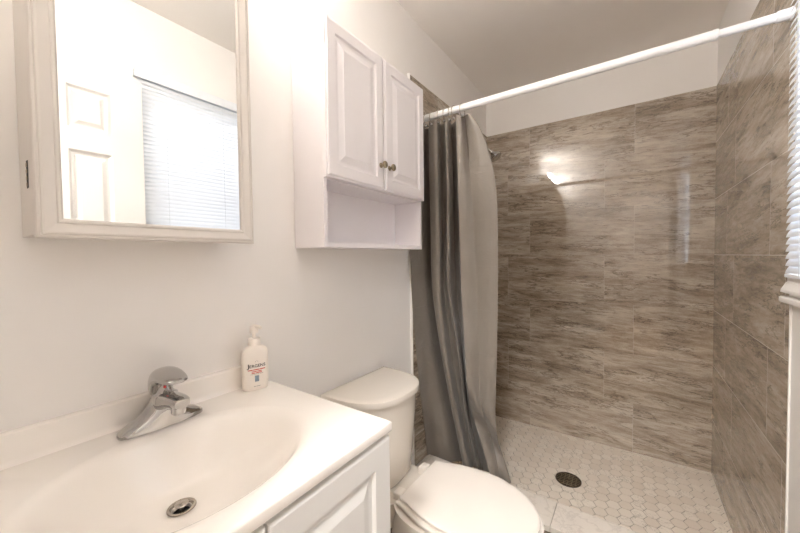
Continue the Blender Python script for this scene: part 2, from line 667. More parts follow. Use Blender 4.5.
lathe(bm, [(0.028, 0), (0.028, 0.004), (0.012, 0.008), (0.010, 0.022), (0.022, 0.030), (0.026, 0.042), (0.020, 0.054), (0.006, 0.058)], 28, (dx0, dy1 - 0.06, 0.93), (-1, 0, 0))
obj('door_knob', bm, M['nickel'], door, smooth=35)

# ================================================================== LAMPS
t = thing('vanity_light', 'globe-bulb vanity light bar on the wall above the mirrored cabinet', 'lamp', (XL, 0.29, 2.18))
obj('back_plate', B((XL + 0.0005, 0.02, 2.125), (XL + 0.042, 0.62, 2.205), 0.008), M['nickel'], t, smooth=30)
for yy in (0.09, 0.243, 0.397, 0.55):  # unseen cups added to block bulb light from the left wall, tilted up
    bm = bmesh.new()
    lathe(bm, [(0.034, 0), (0.040, 0.012), (0.045, 0.030), (0.0475, 0.048), (0.0460, 0.048), (0.0435, 0.030), (0.038, 0.013), (0.018, 0.004), (0.016, 0.018)], 28, (XL + 0.040, yy, 2.172), (0.85, 0, 0.52))
    obj('light_block_cup', bm, M['nickel'], t, smooth=35)
    bm = bmesh.new()
    lathe(bm, [(0.013, 0.0)] + [(0.032 * math.sin(a), 0.034 - 0.032 * math.cos(a)) for a in [PI * k / 16 for k in range(2, 16)]] + [(0.001, 0.066)], 28, (XL + 0.056, yy, 2.1815), (0.85, 0, 0.52))
    obj('bulb', bm, M['bulb'], t, smooth=80)

t = thing('hall_fill_light', 'round dome fill light added in the unseen hall behind the doorway', 'lamp', (0.0, -0.75, ZC))  # lamp added behind the camera to fill the bathroom with light
bm = bmesh.new()
lathe(bm, [(0.17, 0), (0.17, -0.03), (0.16, -0.035)], 40, (0.0, -0.75, ZC - 0.0005))
obj('base', bm, M['nickel'], t, smooth=35)
bm = bmesh.new()
lathe(bm, [(0.158, 0), (0.15, -0.03), (0.125, -0.055), (0.08, -0.075), (0.03, -0.083), (0.001, -0.084)], 40, (0.0, -0.75, ZC - 0.0355))
obj('fill_dome', bm, M['hall_fill'], t, smooth=60)

# ================================================================== VANITY
VX, VY0, VY1, VZ = -0.435, -0.024, 0.586, 0.867
t = thing('vanity_cabinet', 'pale grey vanity cabinet with raised-panel doors under the white sink top', 'cabinet', (XL, 0.28, 0))
bm = bmesh.new()
box(bm, (XL + 0.001, VY0 + 0.003, 0.001), (-0.459, VY0 + 0.026, 0.8420))
box(bm, (XL + 0.001, VY1 - 0.026, 0.001), (-0.459, VY1 - 0.003, 0.8420))
box(bm, (XL + 0.001, VY0 + 0.026, 0.09), (-0.468, VY1 - 0.026, 0.105))
box(bm, (-0.52, VY0 + 0.026, 0.001), (-0.505, VY1 - 0.026, 0.09))
box(bm, (XL + 0.001, VY0 + 0.026, 0.105), (XL + 0.008, VY1 - 0.026, 0.8420))
box(bm, (-0.478, VY0 + 0.026, 0.80), (-0.459, VY1 - 0.026, 0.8420))
obj('carcass', bm, M['vanity_grey'], t)
PRF = [(0.0, -0.004), (0.002, -0.0012), (0.005, 0.0), (0.052, 0.0), (0.054, -0.003), (0.057, -0.0075), (0.066, -0.008), (0.070, -0.007), (0.086, -0.0012), (0.090, 0.0), (0.096, 0.0)]
dw = (VY1 - VY0 - 0.008) / 2
for k, ya in enumerate((VY0 + 0.002, VY0 + 0.006 + dw)):
    bm = bmesh.new()
    panel(bm, (-0.4385, ya, 0.10), (0, 1, 0), (0, 0, 1), (1, 0, 0), dw, 0.7325, 0.020, PRF)
    d = obj('door', bm, M['vanity_grey'], t)
    bm = bmesh.new()
    yk = ya + (dw - 0.026 if k == 0 else 0.026)
    lathe(bm, [(0.008, 0), (0.006, 0.004), (0.006, 0.012), (0.014, 0.018), (0.014, 0.023), (0.008, 0.027), (0.001, 0.028)], 20, (-0.439, yk, 0.64), (1, 0, 0))
    obj('knob', bm, M['brass'], d, smooth=35)

# sink top with moulded oval basin
tp = thing('sink_top', 'glossy white sink top with moulded oval basin and backsplash', 'sink', (-0.66, 0.28, VZ))
bm = bmesh.new()
cx, cy = -0.655, 0.272
ax_, ay_ = 0.160, 0.207
x0, x1, y0, y1 = XL + 0.001, VX, VY0, VY1
angs = sorted([2 * PI * k / 96 for k in range(96)] + [math.atan2(yy - cy, xx - cx) % (2 * PI) for xx in (x0, x1) for yy in (y0, y1)])
angs = [a for k, a in enumerate(angs) if k == 0 or a - angs[k - 1] > 1e-6]
rings = []
DXC, DYC = -0.704, 0.271
for s, dz in ((0.060, -0.1245), (0.066, -0.1145), (0.085, -0.1122), (0.16, -0.111), (0.3, -0.108), (0.45, -0.102), (0.6, -0.090), (0.72, -0.074), (0.82, -0.055), (0.89, -0.0365), (0.945, -0.0215), (0.985, -0.0120), (1.02, -0.0060), (1.055, -0.0024), (1.09, -0.0006), (1.125, 0.0)):
    w = max(0.0, min(1.0, (1 - s) / 0.9))
    w = w * w * (3 - 2 * w)
    ex, ey = cx + (DXC - cx) * w, cy + (DYC - cy) * w
    rr_ = (ax_ + ay_) / 2
    k = min(1, max(0, (s - 0.1) / 0.4))
    hx = s * (rr_ * (1 - k) * 1.3 + ax_ * k)
    hy = s * (rr_ * (1 - k) * 1.3 + ay_ * k)
    rings.append([Vector((ex + hx * math.cos(a), ey + hy * math.sin(a), VZ + dz)) for a in angs])


def rect(ins, z):
    out = []
    for a in angs:
        dx, dy = math.cos(a), math.sin(a)
        k = min([q for q in (((x1 - ins - cx) / dx) if dx > 1e-9 else 9, ((x0 - cx) / dx) if dx < -1e-9 else 9,
                             ((y1 - ins - cy) / dy) if dy > 1e-9 else 9, ((y0 + ins - cy) / dy) if dy < -1e-9 else 9)])
        out.append(Vector((cx + dx * k, cy + dy * k, z)))
    return out


for ins, dz in ((0.006, 0.0), (0.0035, -0.0005), (0.0012, -0.0020), (0.0, -0.005), (0.0, -0.0205), (0.0010, -0.0228), (0.004, -0.024)):
    rings.append(rect(ins, VZ + dz))
for s, dz in ((1.06, -0.024), (1.035, -0.032), (0.96, -0.050), (0.88, -0.075), (0.7, -0.105), (0.45, -0.118), (0.2, -0.126)):
    w = max(0.0, min(1.0, (1 - s) / 0.9))
    rings.append([Vector((cx + (DXC - cx) * w + s * ax_ * 1.02 * math.cos(a), cy + s * ay_ * 1.02 * math.sin(a), VZ + dz)) for a in angs])
loft(bm, rings, True, True)
# coved splash at the wall
pr = [(x0, VZ - 0.004), (XL + 0.026, VZ - 0.001), (XL + 0.0215, VZ + 0.004), (XL + 0.0195, VZ + 0.012), (XL + 0.0185, VZ + 0.052), (XL + 0.0170, VZ + 0.0565), (XL + 0.013, VZ + 0.058), (x0, VZ + 0.058)]
loft(bm, [[Vector((a, yy, b)) for a, b in pr] for yy in (VY0, VY1 - 0.001)])
obj('basin_top', bm, M['cultured_marble'], tp, smooth=50, recalc=False)
# drain
dzn = VZ - 0.112
bm = bmesh.new()
lathe(bm, [(0.0245, 0.001), (0.0235, 0.0030), (0.0195, 0.0028), (0.0172, -0.001), (0.0152, -0.0110)], 40, (DXC, DYC, dzn), cap0=False, cap1=False)
dr = obj('drain', bm, M['nickel'], tp, smooth=50)
bm = bmesh.new()
lathe(bm, [(0.0150, -0.0115), (0.0150, -0.0085), (0.001, -0.0085)], 32, (DXC, DYC, dzn))
obj('drain_well', bm, M['black'], dr)
bm = bmesh.new()
lathe(bm, [(0.004, -0.008), (0.004, 0.004), (0.0115, 0.0062), (0.0122, 0.0080), (0.0105, 0.0092), (0.001, 0.0098)], 32, (DXC + 0.000, DYC, dzn))
obj('stopper', bm, M['nickel'], dr, smooth=40)

# faucet: swept centerset body, spout and looped lever
fc = thing('faucet', 'chrome single-lever faucet at the back of the sink top', 'faucet', (-0.851, 0.296, VZ))
FX, FY = -0.851, 0.296
bm = bmesh.new()
# body swept along y: low rounded wings rising into the middle
secs = [(-0.080, 0.006, 0.004), (-0.077, 0.013, 0.010), (-0.068, 0.019, 0.016), (-0.052, 0.0235, 0.023), (-0.036, 0.0255, 0.035), (-0.022, 0.0265, 0.055), (-0.011, 0.027, 0.073), (0, 0.027, 0.079),
        (0.011, 0.027, 0.073), (0.022, 0.0265, 0.055), (0.036, 0.0255, 0.035), (0.052, 0.0235, 0.023), (0.068, 0.019, 0.016), (0.077, 0.013, 0.010), (0.080, 0.006, 0.004)]
rings = []
for dy, hw, h in secs:
    r = [Vector((FX - hw, FY + dy, VZ + 0.0006)), Vector((FX + hw, FY + dy, VZ + 0.0006))]
    for k in range(13):
        a = PI * k / 12
        c, s = math.cos(a), math.sin(a)
        w_ = hw * (1 - 0.22 * (s if h > 0.03 else 0.3 * s))
        r.append(Vector((FX + w_ * math.copysign(abs(c) ** 0.55, c), FY + dy, VZ + 0.003 + (h - 0.003) * s ** 0.62)))
    rings.append(r)
loft(bm, rings)
obj('base', bm, M['chrome'], fc, smooth=50)
bm = bmesh.new()
rings = []
for dx, zc, hw, hh in ((-0.005, 0.046, 0.022, 0.026), (0.02, 0.057, 0.0215, 0.019), (0.045, 0.064, 0.020, 0.0140), (0.065, 0.0675, 0.0185, 0.0120), (0.082, 0.069, 0.0178, 0.0115), (0.095, 0.0685, 0.0168, 0.0105), (0.101, 0.068, 0.0138, 0.008)):
    rings.append([Vector((FX + dx, FY + hw * math.copysign(abs(math.cos(a)) ** 0.6, math.cos(a)), VZ + zc + hh * math.copysign(abs(math.sin(a)) ** 0.6, math.sin(a)))) for a in [2 * PI * k / 28 for k in range(28)]])
loft(bm, rings)
sp = obj('spout', bm, M['chrome'], fc, smooth=50)
bm = bmesh.new()
lathe(bm, [(0.0135, 0.0), (0.0135, -0.012), (0.012, -0.0155), (0.009, -0.0155), (0.009, -0.010)], 24, (FX + 0.082, FY, VZ + 0.060))
obj('aerator', bm, M['chrome'], sp, smooth=35)
bm = bmesh.new()
lathe(bm, [(0.0235, -0.012), (0.0235, 0.004), (0.017, 0.008), (0.013, 0.016), (0.009, 0.026), (0.006, 0.032)], 32, (FX + 0.016, FY, VZ + 0.068))
obj('cartridge_cone', bm, M['chrome'], fc, smooth=35)
# the lever: a rounded back rising from the body, with a hood reaching forward over the cone
hd = bmesh.new()
rings = []
for dx, zb, zt, hw in ((-0.026, 0.074, 0.088, 0.005), (-0.0235, 0.062, 0.101, 0.0135), (-0.016, 0.058, 0.113, 0.0205), (-0.006, 0.060, 0.1215, 0.0245), (0.004, 0.071, 0.1265, 0.0265), (0.014, 0.086, 0.1290, 0.0275), (0.026, 0.0960, 0.1290, 0.0275), (0.040, 0.1005, 0.1272, 0.0270), (0.054, 0.1025, 0.1240, 0.0260), (0.068, 0.1040, 0.1200, 0.0240), (0.080, 0.1055, 0.1160, 0.0205), (0.086, 0.1065, 0.1130, 0.0130)):
    zc, hh = (zb + zt) / 2, (zt - zb) / 2
    rings.append([Vector((FX + dx, FY + hw * math.copysign(abs(math.cos(a)) ** 0.85, math.cos(a)), VZ + zc + hh * math.copysign(abs(math.sin(a)) ** 0.8, math.sin(a)))) for a in [2 * PI * k / 28 for k in range(28)]])
loft(hd, rings)
lv = obj('lever', hd, M['chrome'], fc, smooth=60)
bm = bmesh.new()
lathe(bm, [(0.0028, 0), (0.0028, 0.0012), (0.001, 0.0016)], 16, (FX + 0.0255, FY - 0.0035, VZ + 0.0885), (1, -0.35, 0.3))
obj('hot_mark', bm, M['red_dot'], lv)['label'] = 'small red hot-water mark'

# soap bottle
BX, BY, BA = -0.862, 0.524, math.radians(-17)
sb = thing('soap_bottle', 'white pump bottle of hand soap with printed front on the sink top corner', 'bottle', (BX, BY, VZ + 0.0006))
bm = bmesh.new()
hd = 0.0165
tab = [(0.000, 0.031, 0.0150), (0.003, 0.0335, 0.0165), (0.02, 0.0345, 0.0175), (0.06, 0.0350, 0.0178), (0.098, 0.0345, 0.0176), (0.108, 0.0332, 0.0170), (0.114, 0.0295, 0.0162), (0.1185, 0.0225, 0.0152), (0.122, 0.0160, 0.0140), (0.130, 0.0140, 0.0130)]
loft(bm, [rr(0, 0, d, w, 2.9 if z < 0.11 else 2.2, 48, z) for z, w, d in tab])
sbod = obj('bottle_body', bm, M['bottle'], sb, smooth=45)
sb.rotation_euler = (0, 0, BA)


def local(o):
    o.location = (0, 0, 0)
    return o


local(sbod)
bm = bmesh.new()
lathe(bm, [(0.0155, 0.122), (0.0160, 0.124), (0.0160, 0.139), (0.0145, 0.142), (0.006, 0.143), (0.0055, 0.158)], 32)
local(obj('pump_collar', bm, M['bottle'], sb, smooth=35))
bm = bmesh.new()
rings = []
for s, r, z in ((0, 0.0105, 0.156), (0, 0.0115, 0.160), (0, 0.0115, 0.170), (0, 0.0095, 0.1765), (0, 0.004, 0.179)):
    rings.append(rr(0.0, 0, r, r, 2, 24, z))
loft(bm, rings)
tube(bm, [(0.0, 0, 0.172), (0.010, 0.004, 0.174), (0.019, 0.009, 0.174), (0.024, 0.012, 0.170)], [0.0058, 0.0052, 0.0045, 0.0040], 14)
local(obj('pump_head', bm, M['bottle'], sb, smooth=45))


def text_bm(txt, size):
    cu = bpy.data.curves.new('lettering', 'FONT')
    cu.body = txt
    cu.size = size
    cu.align_x = 'CENTER'
    cu.offset = size * 0.018
    to = bpy.data.objects.new('lettering', cu)
    COL.objects.link(to)
    dg = bpy.context.evaluated_depsgraph_get()
    me = bpy.data.meshes.new_from_object(to.evaluated_get(dg))
    b = bmesh.new()
    b.from_mesh(me)
    bpy.data.objects.remove(to)
    bpy.data.meshes.remove(me)
    return b


def on_front(bm, zc, yc=0.0, d=0.0005):
    """lay flat lettering (x right, y up) around the bottle's front, which faces local +x"""
    for v in bm.verts:
        yy = yc + v.co.x
        k = min(0.999, abs(yy) / 0.0349)
        xx = 0.0177 * (1 - k ** 2.9) ** (1 / 2.9)
        v.co = Vector((xx + d, yy, zc + v.co.y))
    return bm


bm = text_bm('J', 0.0150)
a = text_bm('ERGENS', 0.0112)
for b_, lo_, hi_ in ((bm, -0.0250, -0.0195), (a, -0.0185, 0.0235)):
    q0, q1 = min(v.co.x for v in b_.verts), max(v.co.x for v in b_.verts)
    for v in b_.verts:
        v.co.x = lo_ + (v.co.x - q0) * (hi_ - lo_) / (q1 - q0)
me_ = bpy.data.meshes.new('t')
a.to_mesh(me_)
a.free()
bm.from_mesh(me_)
bpy.data.meshes.remove(me_)
bmesh.ops.subdivide_edges(bm, edges=bm.edges, cuts=1)
local(obj('brand_print', on_front(bm, 0.0640), M['ink'], sb))


def bars(rows, y0=0.0):
    b = bmesh.new()
    for z, h, words in rows:
        tot = sum(words) + 0.0012 * (len(words) - 1)
        yy = -tot / 2
        for w in words:
            n = max(1, int(w / 0.004))
            for k in range(n):
                a0, a1 = yy + w * k / n, yy + w * (k + 1) / n
                vs = [b.verts.new(p) for p in ((a0, z, 0), (a1, z, 0), (a1, z + h, 0), (a0, z + h, 0))]
                b.faces.new(vs)
            yy += w + 0.0012
    return b


local(obj('small_print', on_front(bars([(0.0560, 0.0026, [0.012, 0.017, 0.014]), (0.0515, 0.0022, [0.013, 0.012]), (0.0475, 0.0022, [0.010, 0.016])]), 0), M['red'], sb))
for rw in ((0.0447, 0.0010, [0.008, 0.014, 0.009]), (0.011, 0.0012, [0.006, 0.010])):
    local(obj('fine_print', on_front(bars([rw]), 0), M['grey_print'], sb))
bm = bmesh.new()
for k in range(3):
    a0 = -0.0055 + 0.011 * k / 3
    a1 = a0 + 0.011 / 3
    bm.faces.new([bm.verts.new(p) for p in ((a0, 0.024, 0), (a1, 0.024, 0), (a1, 0.041, 0), (a0, 0.041, 0))])
local(obj('picture_print', on_front(bm, 0), M['blue_print'], sb))
bm = bmesh.new()                   # small emblem above the name
for k in range(20):
    a0, a1 = PI * k / 20, PI * (k + 1) / 20
    bm.faces.new([bm.verts.new((r * math.cos(a), 0.0775 + r * math.sin(a), 0)) for r, a in ((0.0040, a0), (0.0040, a1), (0.0034, a1), (0.0034, a0))])
local(obj('emblem_print', on_front(bm, 0), M['grey_print'], sb))

# ================================================================== MIRRORED WALL CABINET
MX, MY0, MY1, MZ0, MZ1 = -0.770, 0.1055, 0.475, 1.267, 1.93
mc = thing('mirror_cabinet', 'cream-white medicine cabinet with a framed mirror door above the sink', 'cabinet', (XL, 0.289, 1.27))
bm = bmesh.new()
box(bm, (XL + 0.001, MY0 + 0.003, MZ0 + 0.006), (MX - 0.022, MY1 - 0.006, MZ1 - 0.006), 0.001)
body = obj('cabinet_body', bm, M['frame_cream'], mc)
bm = bmesh.new()
w, h = MY1 - MY0, MZ1 - MZ0
pr = [(0.0, -0.0035), (0.0015, -0.001), (0.004, 0.0), (0.0055, -0.0012), (0.007, 0.0004), (0.010, 0.0008), (0.024, -0.0030), (0.026, -0.0010), (0.029, -0.0008), (0.0315, -0.0035), (0.0325, -0.0065)]
o_, u_, v_, n_ = Vector((MX, MY0, MZ0)), Vector((0, 1, 0)), Vector((0, 0, 1)), Vector((1, 0, 0))
rings = [[o_ + u_ * a + v_ * b - n_ * 0.021 for a, b in ((0, 0), (w, 0), (w, h), (0, h))]]
for ins, d in pr:
    rings.append([o_ + u_ * a + v_ * b + n_ * d for a, b in ((ins, ins), (w - ins, ins), (w - ins, h - ins), (ins, h - ins))])
loft(bm, rings, True, False)
df = obj('door_frame', bm, M['frame_cream'], mc)
bm = bmesh.new()
panel(bm, (MX - 0.0062, MY0 + 0.0315, MZ0 + 0.0315), u_, v_, n_, w - 0.063, h - 0.063, 0.004, [(0, 0)])
obj('mirror', bm, M['mirror'], df)
bm = bmesh.new()
box(bm, (-0.850, MY0 + 0.0022, 1.354), (-0.838, MY0 + 0.0034, 1.400))
hg = obj('hinge_slot', bm, M['black'], mc)
bm = bmesh.new()
for k in range(4):
    box(bm, (-0.849, MY0 + 0.0012, 1.357 + 0.011 * k), (-0.841, MY0 + 0.0023, 1.363 + 0.011 * k), 0.0004)
obj('hinge', bm, M['brass'], hg)

# ================================================================== TOILET WALL CABINET
CX, CY0, CY1, CZ0, CZ1, CZM = -0.780, 0.714, 1.295, 1.262, 1.970, 1.474
wc = thing('wall_cabinet', 'white two-door wall cabinet with open lower shelf hung above the toilet', 'cabinet', (XL, 1.0, CZ0))
pt = 0.015
obj('side_panel', B((XL + 0.001, CY0, CZ0), (CX, CY0 + pt, CZ1), 0.001), M['cabinet_white'], wc)
obj('side_panel', B((XL + 0.001, CY1 - pt, CZ0), (CX, CY1, CZ1), 0.001), M['cabinet_white'], wc)
obj('top_panel', B((XL + 0.001, CY0 + pt, CZ1 - pt), (CX, CY1 - pt, CZ1)), M['cabinet_white'], wc)
obj('shelf', B((XL + 0.005, CY0 + pt, CZ0 + 0.001), (CX - 0.001, CY1 - pt, CZ0 + 0.016)), M['cabinet_white'], wc)
obj('shelf', B((XL + 0.005, CY0 + pt, CZM), (CX - 0.001, CY1 - pt, CZM + 0.015)), M['cabinet_white'], wc)
obj('back_panel', B((XL + 0.001, CY0 + pt, CZ0 + 0.001), (XL + 0.005, CY1 - pt, CZ1 - pt)), M['cabinet_white'], wc)
CPR = [(0.0, -0.0060), (0.0015, -0.0050), (0.003, -0.0045), (0.0065, -0.0040), (0.0075, -0.0012), (0.0105, -0.0002), (0.013, 0.0), (0.043, 0.0), (0.0445, -0.002), (0.047, -0.0058), (0.054, -0.0065), (0.058, -0.0062), (0.076, -0.0010), (0.078, 0.0004), (0.081, 0.0006)]
dwid = (CY1 - CY0) / 2 - 0.001
for k, ya in enumerate((CY0 - 0.001, CY0 + dwid + 0.003)):
    bm = bmesh.new()
    panel(bm, (CX + 0.0195, ya, CZM + 0.004), (0, 1, 0), (0, 0, 1), (1, 0, 0), dwid, CZ1 - CZM - 0.004, 0.0185, CPR)
    d = obj('door', bm, M['cabinet_white'], wc)
    yk = ya + (dwid - 0.024 if k == 0 else 0.024)
    bm = bmesh.new()
    lathe(bm, [(0.0095, 0), (0.0090, 0.0015), (0.0055, 0.003), (0.0052, 0.010), (0.0085, 0.0135), (0.0125, 0.017), (0.0132, 0.020), (0.0115, 0.0235), (0.0065, 0.026), (0.001, 0.0265)], 24, (CX + 0.0195, yk, 1.567), (1, 0, 0))
    obj('knob', bm, M['brass'], d, smooth=40)

# ================================================================== TOILET
TY = 0.985
to = thing('toilet', 'white toilet with closed lid and rounded tank beside the vanity', 'toilet', (-0.6, TY, 0))


def dshape(xb, xf, hy, z, cr=0.045, bulge=0.5, n=22):
    """tank plan: flat back at xb, bowed front reaching xf, half width hy"""
    pts = [Vector((xb, TY - hy, z))]
    dep = xf - xb
    for k in range(n + 1):
        a = -PI / 2 + PI * k / n
        c, s = math.cos(a), math.sin(a)
        pts.append(Vector((xb + dep * (0.16 + 0.84 * abs(c) ** 0.72), TY + hy * math.copysign(abs(s) ** 0.82, s), z)))
    pts.append(Vector((xb, TY + hy, z)))
    return pts


bm = bmesh.new()
loft(bm, [dshape(XL + 0.020, -0.700, 0.150, 0.398), dshape(XL + 0.018, -0.692, 0.162, 0.41), dshape(XL + 0.017, -0.682, 0.168, 0.50), dshape(XL + 0.016, -0.672, 0.174, 0.62), dshape(XL + 0.015, -0.667, 0.176, 0.719)])
obj('tank', bm, M['ceramic'], to, smooth=40)
bm = bmesh.new()
loft(bm, [dshape(XL + 0.013, -0.659, 0.180, 0.7195), dshape(XL + 0.011, -0.654, 0.1845, 0.7210), dshape(XL + 0.011, -0.653, 0.185, 0.738), dshape(XL + 0.012, -0.655, 0.1835, 0.7415), dshape(XL + 0.015, -0.660, 0.180, 0.7432), dshape(XL + 0.03, -0.69, 0.165, 0.7445)])
obj('tank_lid', bm, M['ceramic'], to, smooth=40)


def egg(xb, xf, hy, z, wback=0.8, n=48, p=2.0):
    """bowl plan: long egg from xb (rear) to xf (front)"""
    out = []
    L = xf - xb
    xm = xb + L * 0.42
    for k in range(n):
        a = 2 * PI * k / n
        c, s = math.cos(a), math.sin(a)
        if c >= 0:
            out.append(Vector((xm + (xf - xm) * c, TY + hy * math.copysign(abs(s) ** 0.95, s), z)))
        else:
            q = 2.6
            out.append(Vector((xm - (xm - xb) * abs(c) ** (2 / q), TY + hy * math.copysign(abs(s) ** (2 / q), s), z)))
    return out


bm = bmesh.new()
loft(bm, [egg(-0.74, -0.36, 0.105, 0.001), egg(-0.74, -0.35, 0.112, 0.012), egg(-0.735, -0.37, 0.098, 0.05), egg(-0.73, -0.37, 0.092, 0.13), egg(-0.72, -0.32, 0.104, 0.20), egg(-0.70, -0.265, 0.132, 0.27), egg(-0.685, -0.235, 0.155, 0.33), egg(-0.675, -0.232, 0.158, 0.365), egg(-0.672, -0.229, 0.160, 0.392), egg(-0.68, -0.234, 0.155, 0.402), egg(-0.66, -0.26, 0.13, 0.4025)])
obj('bowl', bm, M['ceramic'], to, smooth=50)
bm = bmesh.new()                  # deck under the tank
loft(bm, [rr(-0.775, TY, 0.115, 0.108, 5, 48, 0.30), rr(-0.775, TY, 0.128, 0.118, 5, 48, 0.35), rr(-0.775, TY, 0.132, 0.123, 5, 48, 0.388), rr(-0.775, TY, 0.130, 0.120, 5, 48, 0.3955), rr(-0.775, TY, 0.122, 0.112, 5, 48, 0.3965)])
obj('deck', bm, M['ceramic'], to, smooth=45)


def lidshape(g, z, xb=-0.626, xf=-0.216, n=26):
    z += 0.010
    """closed lid plan: straight back edge with small shoulders, bowed sides, rounded nose; g grows it"""
    tab = [(0.0, 0.118), (0.012, 0.123), (0.04, 0.1225), (0.08, 0.126), (0.14, 0.136), (0.25, 0.150), (0.38, 0.1590), (0.5, 0.1600), (0.62, 0.1555), (0.74, 0.138), (0.84, 0.115), (0.92, 0.085), (0.97, 0.053), (0.992, 0.028)]
    L = xf - xb
    f = 1 + g / 0.15
    far = [Vector((xb - g + (L + 2 * g) * s_, TY + 0.016 + w * f, z)) for s_, w in tab]
    near = [Vector((p.x, 2 * (TY + 0.016) - p.y, p.z)) for p in far]
    return far + [Vector((xf + g, TY + 0.016, z))] + near[::-1]


bm = bmesh.new()
loft(bm, [lidshape(0.004, 0.3985), lidshape(0.010, 0.400), lidshape(0.011, 0.4085), lidshape(0.007, 0.4125), lidshape(-0.01, 0.413)])
st_ = obj('seat', bm, M['seat_plastic'], to, smooth=40)
for s in (-1, 1):                 # little bumpers keep the seat off the rim
    obj('bumper', B((-0.36, TY + 0.01 + s * 0.125 - 0.008, 0.4015), (-0.33, TY + 0.01 + s * 0.125 + 0.008, 0.409)), M['seat_plastic'], st_)
bm = bmesh.new()
loft(bm, [lidshape(-0.004, 0.4150), lidshape(0.0, 0.4160), lidshape(0.001, 0.4245), lidshape(-0.002, 0.4285), lidshape(-0.008, 0.4300), lidshape(-0.03, 0.4308)])
obj('seat_lid', bm, M['seat_plastic'], to, smooth=40)
for s in (-1, 1):
    bm = bmesh.new()
    box(bm, (-0.668, TY + 0.016 + s * 0.082 - 0.020, 0.396), (-0.634, TY + 0.016 + s * 0.082 + 0.020, 0.427), 0.005, 3)
    obj('hinge', bm, M['seat_plastic'], to, smooth=40)
bm = bmesh.new()
lathe(bm, [(0.013, 0), (0.013, 0.006), (0.008, 0.010)], 20, (-0.690, TY - 0.125, 0.655), (1, -0.5, 0))
tube(bm, [(-0.681, TY - 0.130, 0.655), (-0.676, TY - 0.150, 0.652), (-0.684, TY - 0.185, 0.648)], [0.005, 0.0055, 0.006])
obj('flush_lever', bm, M['chrome'], to, smooth=40)

# ================================================================== SHOWER
RY, RZ = 1.432, 1.906
rod = thing('curtain_rod', 'white telescopic shower curtain rod spanning the shower opening', 'rod', ((XL + XR) / 2, RY, RZ))
bm = bmesh.new()
tube(bm, [(XL + 0.014, RY, RZ), (0.207, RY, RZ)], 0.0155, 24)
obj('outer_tube', bm, M['rod_white'], rod, smooth=40)
bm = bmesh.new()
tube(bm, [(0.205, RY, RZ), (XR - 0.002, RY, RZ)], 0.0125, 24)
obj('inner_tube', bm, M['rod_white'], rod, smooth=40)
bm = bmesh.new()
lathe(bm, [(0.0160, -0.006), (0.0168, -0.004), (0.0168, 0.006), (0.0150, 0.008)], 24, (0.207, RY, RZ), (1, 0, 0))
obj('joint_collar', bm, M['rod_white'], rod, smooth=40)
bm = bmesh.new()
lathe(bm, [(0.0145, 0), (0.0160, 0.003), (0.0160, 0.026), (0.0175, 0.030), (0.0175, XR - 0.338 - 0.0005)], 24, (0.338, RY, RZ), (1, 0, 0))
obj('end_cap', bm, M['rod_white'], rod, smooth=35)
bm = bmesh.new()
lathe(bm, [(0.020, 0), (0.020, 0.012), (0.017, 0.018)], 24, (XL + 0.0145, RY, RZ), (1, 0, 0))
obj('end_cap', bm, M['rod_white'], rod, smooth=35)

# rings: one built, the rest copied
RINGX = [-0.893, -0.878, -0.862, -0.846, -0.822, -0.793, -0.760, -0.728, -0.700, -0.676, -0.640]
hang = [(0.0, 0.0)] * len(RINGX)
ring0 = thing('curtain_ring', 'small metal curtain ring', 'ring', (0, RY, RZ), 'curtain rings on the rod')
bm = bmesh.new()
torus(bm, (0, 0, -0.012), (1, 0, 0), 0.0295, 0.0019)
r_a = obj('hoop', bm, M['nickel'], ring0, smooth=60)
r_a.location = (0, 0, 0)
bm = bmesh.new()
lathe(bm, [(0.001, -0.0068), (0.005, -0.005), (0.0068, 0), (0.005, 0.005), (0.001, 0.0068)], 16, (0, -0.010, -0.0425), (0, 1, 0))
r_b = obj('ball', bm, M['chrome'], ring0, smooth=60)
r_b.location = (0, 0, 0)
RL = ['first', 'second', 'third', 'fourth', 'fifth', 'sixth', 'seventh', 'eighth', 'ninth', 'tenth', 'last']
for k, xx in enumerate(RINGX):
    if k == 0:
        r = ring0
    else:
        r = ring0.copy()
        COL.objects.link(r)
        for ch in (r_a, r_b):
            c = ch.copy()
            COL.objects.link(c)
            c.parent = r
    r.location = (xx, RY, RZ)
    r.rotation_euler = (0, 0, random.uniform(-0.25, 0.25))
    r['label'] = 'small metal curtain ring, %s from the left wall on the white rod' % RL[k]
r['label'] = 'small metal curtain ring at the free right end of the grey curtain'

# curtain: bunched at the left wall, falling behind the curb
VR = [117, 124, 135, 150, 175, 205, 250, 290, 330, 360, 385, 400, 412, 424, 436, 448, 461]
RIDGE = {13: 388, 14: 396, 15: 409, 16: 421, 17: 432, 18: 442}
TR = {}


def track(pairs):
    return [lin(pairs, v) for v in VR]


